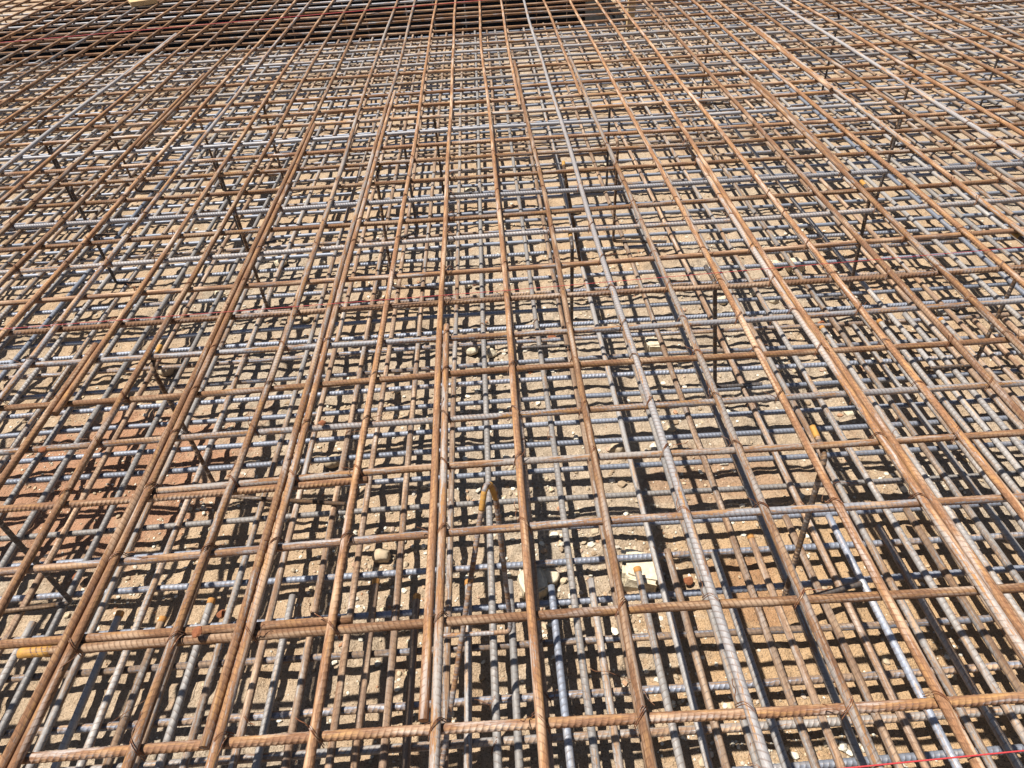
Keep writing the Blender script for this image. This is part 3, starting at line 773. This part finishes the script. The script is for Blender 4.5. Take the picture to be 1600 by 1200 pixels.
# ------------------------------------------------------------------ stones, clods, gravel
def stone_mesh(seed, sx, sy, sz, mat, blocky):
    r = np.random.default_rng(seed)
    bm = bmesh.new()
    if blocky:
        bmesh.ops.create_cube(bm, size=2.0)
        for v in bm.verts: v.co += Vector(r.uniform(-.22, .22, 3))
        bmesh.ops.bevel(bm, geom=bm.edges[:], offset=0.22, segments=2, affect='EDGES')
        bmesh.ops.subdivide_edges(bm, edges=bm.edges[:], cuts=1, use_grid_fill=True)
    else:
        bmesh.ops.create_icosphere(bm, subdivisions=3, radius=1.0)
        for q in range(7):    # break faces off it
            nrm = Vector(r.normal(size=3)).normalized(); h = r.uniform(0.55, 0.85)
            for v in bm.verts:
                d = v.co.dot(nrm)
                if d > h: v.co -= nrm * (d - h) * 0.9
    for v in bm.verts:
        v.co += Vector(r.normal(size=3)) * (0.05 if blocky else 0.03)
        v.co = Vector((v.co.x * sx / 2, v.co.y * sy / 2, v.co.z * sz / 2))
    me = bpy.data.meshes.new("stone")
    bm.to_mesh(me); bm.free()
    me.materials.append(mat)
    for p in me.polygons: p.use_smooth = not blocky
    return me


ST_LAB = {0: "large square cream limestone block under the lower bars, front right of centre", 1: "broken cream stone piece left of the big cream block, front centre",
          2: "second broken cream stone piece touching the ribbed bar, front centre", 3: "brown rounded stone between lower bars left of the doubled bar",
          4: "cream stone wedged under lower bars left of the doubled bar", 5: "pale cream stone right of centre, under the fifth upper crosswise bar",
          6: "cream yellow stone just right of the doubled bar", 7: "pointed cream stone chip beside a cream yellow stone near the doubled bar",
          8: "cream stone right of the middle, below the red string", 9: "pale stone half hidden under close lower bars at right"}
def where(x, y):
    lr = "left edge" if x < -0.62 * y else "left side" if x < -0.25 * y else "middle" if x < 0.22 * y else "right side" if x < 0.6 * y else "right edge"
    fb = "low" if y < 2 else "halfway up" if y < 3.5 else "high up" if y < 5 else "far up"
    return lr, fb
used = {}
for q, (x, y, w_, h_) in enumerate(STONES):
    mat = CREAM if q in (0, 1, 2, 6, 7, 8, 10, 11, 15, 16, 17, 18, 22, 23, 24, 25, 26) else (TANST if q in (3, 4, 5, 21, 14, 29, 30) else GREYST if q in (27, 28) else CREAM)
    sx = w_ * 1.0; sy = sx * random.uniform(0.7, 1.0); sz = min(0.085, sx * random.uniform(0.6, 0.8))
    if q == 0: sx, sy, sz = 0.165, 0.16, 0.10
    o = link("stone", stone_mesh(60 + q, sx, sy, sz, mat, q in (0, 1, 8, 22)), None, (x, y, float(ground_z(np.array(x), np.array(y))) + sz * 0.36), (0, 0, random.uniform(-0.3, 0.3)))
    if q in ST_LAB: lab = ST_LAB[q]
    else:
        lr, fb = where(x, y)
        mn = {CREAM: "cream", TANST: "tan", GREYST: "grey"}[mat]
        key = (mn, lr, fb); used[key] = used.get(key, 0) + 1
        lab = "%s stone on soil, %s at the %s, %s nearest there" % (mn, fb, lr, ordw(used[key]))
    tag(o, lab, "stone", "stones lying under the mats")

# reddish clods and scraps caught on or between bars
CL = [(-0.86, 0.86, Z_TOPL + 0.012, 0.03, "rust red clod stuck on the lapped upper bar at lower left"),
      (-1.62, 1.58, Z_TOPL + 0.010, 0.028, "rusty knot of wire on a lapped bar at far left"),
      (-0.66, 1.62, Z_TOPL + 0.006, 0.026, "rust red clod beside the tie left of centre"),
      (-1.93, 1.62, 0.05, 0.05, "dark brown clod on the soil at the left edge"),
      (0.14, 2.80, 0.02, 0.05, "reddish brown scrap on the soil right of the ribbed bar"),
      (0.30, 3.10, 0.02, 0.06, "brown dry leaf scrap right of the middle"),
      (0.70, 1.40, 0.02, 0.04, "dark red clod on the soil right of the cream block"),
      (-1.25, 1.40, 0.03, 0.04, "red brown clod on the soil at lower left"),
      (1.95, 3.05, 0.02, 0.05, "dark red clod under the right end of the string"),
      (-0.17, 3.75, 0.03, 0.045, "rust coloured clod under the string near the doubled bar")]
for q, (x, y, z, s_, lab) in enumerate(CL):
    tag(link("clod", stone_mesh(200 + q, s_, s_ * 1.1, s_ * 0.6, CLOD, False), None, (x, y, z), (0, 0, q)), lab, "clod")

# gravel: uncountable small stones
pr = np.random.default_rng(5)
base = []
for q in range(10):
    bm = bmesh.new(); bmesh.ops.create_icosphere(bm, subdivisions=1, radius=1.0)
    base.append((np.array([v.co * (1 + pr.uniform(-.25, .25)) for v in bm.verts]), np.array([[v.index for v in f.verts] for f in bm.faces])))
    bm.free()
VV, FF, CC = [], [], []
o_ = 0
NP = 34000
py = 0.4 + 5.2 * pr.random(NP) ** 1.5
px = (pr.random(NP) * 2 - 1) * (0.9 + 0.72 * py)
clump = vnoise(px, py, 0.35, 77) + 0.5 * vnoise(px, py, 0.1, 78) + 0.2 * pr.standard_normal(NP)
rub = np.exp(-(((px - 0.5) / 1.0) ** 2 + ((py - 2.7) / 1.2) ** 2))
for q in np.where(clump > 0.02)[0]:
    v, f = base[q % 10]
    sz = min(0.016 + 0.012 * rub[q], 0.0032 + pr.exponential(0.003 + 0.0022 * rub[q]))
    an = pr.uniform(0, 6.28)
    vv = v * np.array([sz, sz * pr.uniform(.6, 1), sz * pr.uniform(.5, .8)])
    c, s_ = math.cos(an), math.sin(an)
    vv = np.stack((vv[:, 0] * c - vv[:, 1] * s_, vv[:, 0] * s_ + vv[:, 1] * c, vv[:, 2]), -1)
    vv += np.array([px[q], py[q], 0])
    vv[:, 2] += float(ground_z(px[q], py[q])) + sz * 0.25
    VV.append(vv); FF.append(f + o_); o_ += len(v); CC.append(np.full(len(v), pr.random()))
m, n, L, b = nodes_of("pebbles")
at = N(n, "ShaderNodeAttribute", attribute_name="tone").outputs["Fac"]
cr = N(n, "ShaderNodeValToRGB"); L.new(at, cr.inputs[0])
e = cr.color_ramp.elements
e[0].color = (0.30, 0.21, 0.13, 1); e[1].color = (0.80, 0.74, 0.60, 1)
for p_, c_ in ((0.3, (0.44, 0.35, 0.24, 1)), (0.55, (0.55, 0.44, 0.29, 1)), (0.62, (0.38, 0.19, 0.10, 1)), (0.68, (0.52, 0.47, 0.39, 1))):
    k_ = e.new(p_); k_.color = c_
L.new(cr.outputs[0], b.inputs["Base Color"]); b.inputs["Roughness"].default_value = 0.9
gr = link("gravel", mesh_np("gravel", np.concatenate(VV), np.concatenate(FF), m, False, {"tone": np.concatenate(CC)}))
tag(gr, kind='stuff')


# ------------------------------------------------------------------ bits of timber
def board(name, lx, ly, lz, loc, rot, label):
    bm = bmesh.new(); bmesh.ops.create_cube(bm, size=1.0)
    for v in bm.verts: v.co = Vector((v.co.x * lx, v.co.y * ly, v.co.z * lz)) + Vector([random.uniform(-.004, .004) for _ in range(3)])
    bmesh.ops.bevel(bm, geom=bm.edges[:], offset=0.003, segments=1, affect='EDGES')
    me = bpy.data.meshes.new(name); bm.to_mesh(me); bm.free(); me.materials.append(WOOD)
    o = link(name, me, None, loc, rot)
    tag(o, label, "timber")


board("timber_offcut", 0.30, 0.34, 0.05, (-4.10, 9.15, Z_TOPL + 0.042), (0, 0, 0.5), "yellow timber offcut lying on the bars at the top left edge")
board("timber_offcut", 0.10, 0.05, 0.55, (2.0, 9.55, 0.42), (-0.12, 0.06, 0.2), "pale upright timber scrap by the pit edge, top right of centre")
board("timber_stick", 0.04, 0.6, 0.03, (0.72, 8.6, Z_TOPT - 0.04), (-0.12, 0, 0.35), "thin yellow stick hanging under the bars at top centre")

# tidy: painted end of the near crosswise lap bar
for ob in list(COL.objects):
    lb = ob.get('label', '')
    if lb.startswith("rusty upper crosswise bar, second"):
        yl = float(topt_fn[1](np.array([-1.32]))[0]) - ob.location.y
        link("painted_tip", sweep("painted_tip", [(-1.345, yl, 0), (-1.26, yl, 0)], 0.0136, OCHRE, 10, 0.02), ob)
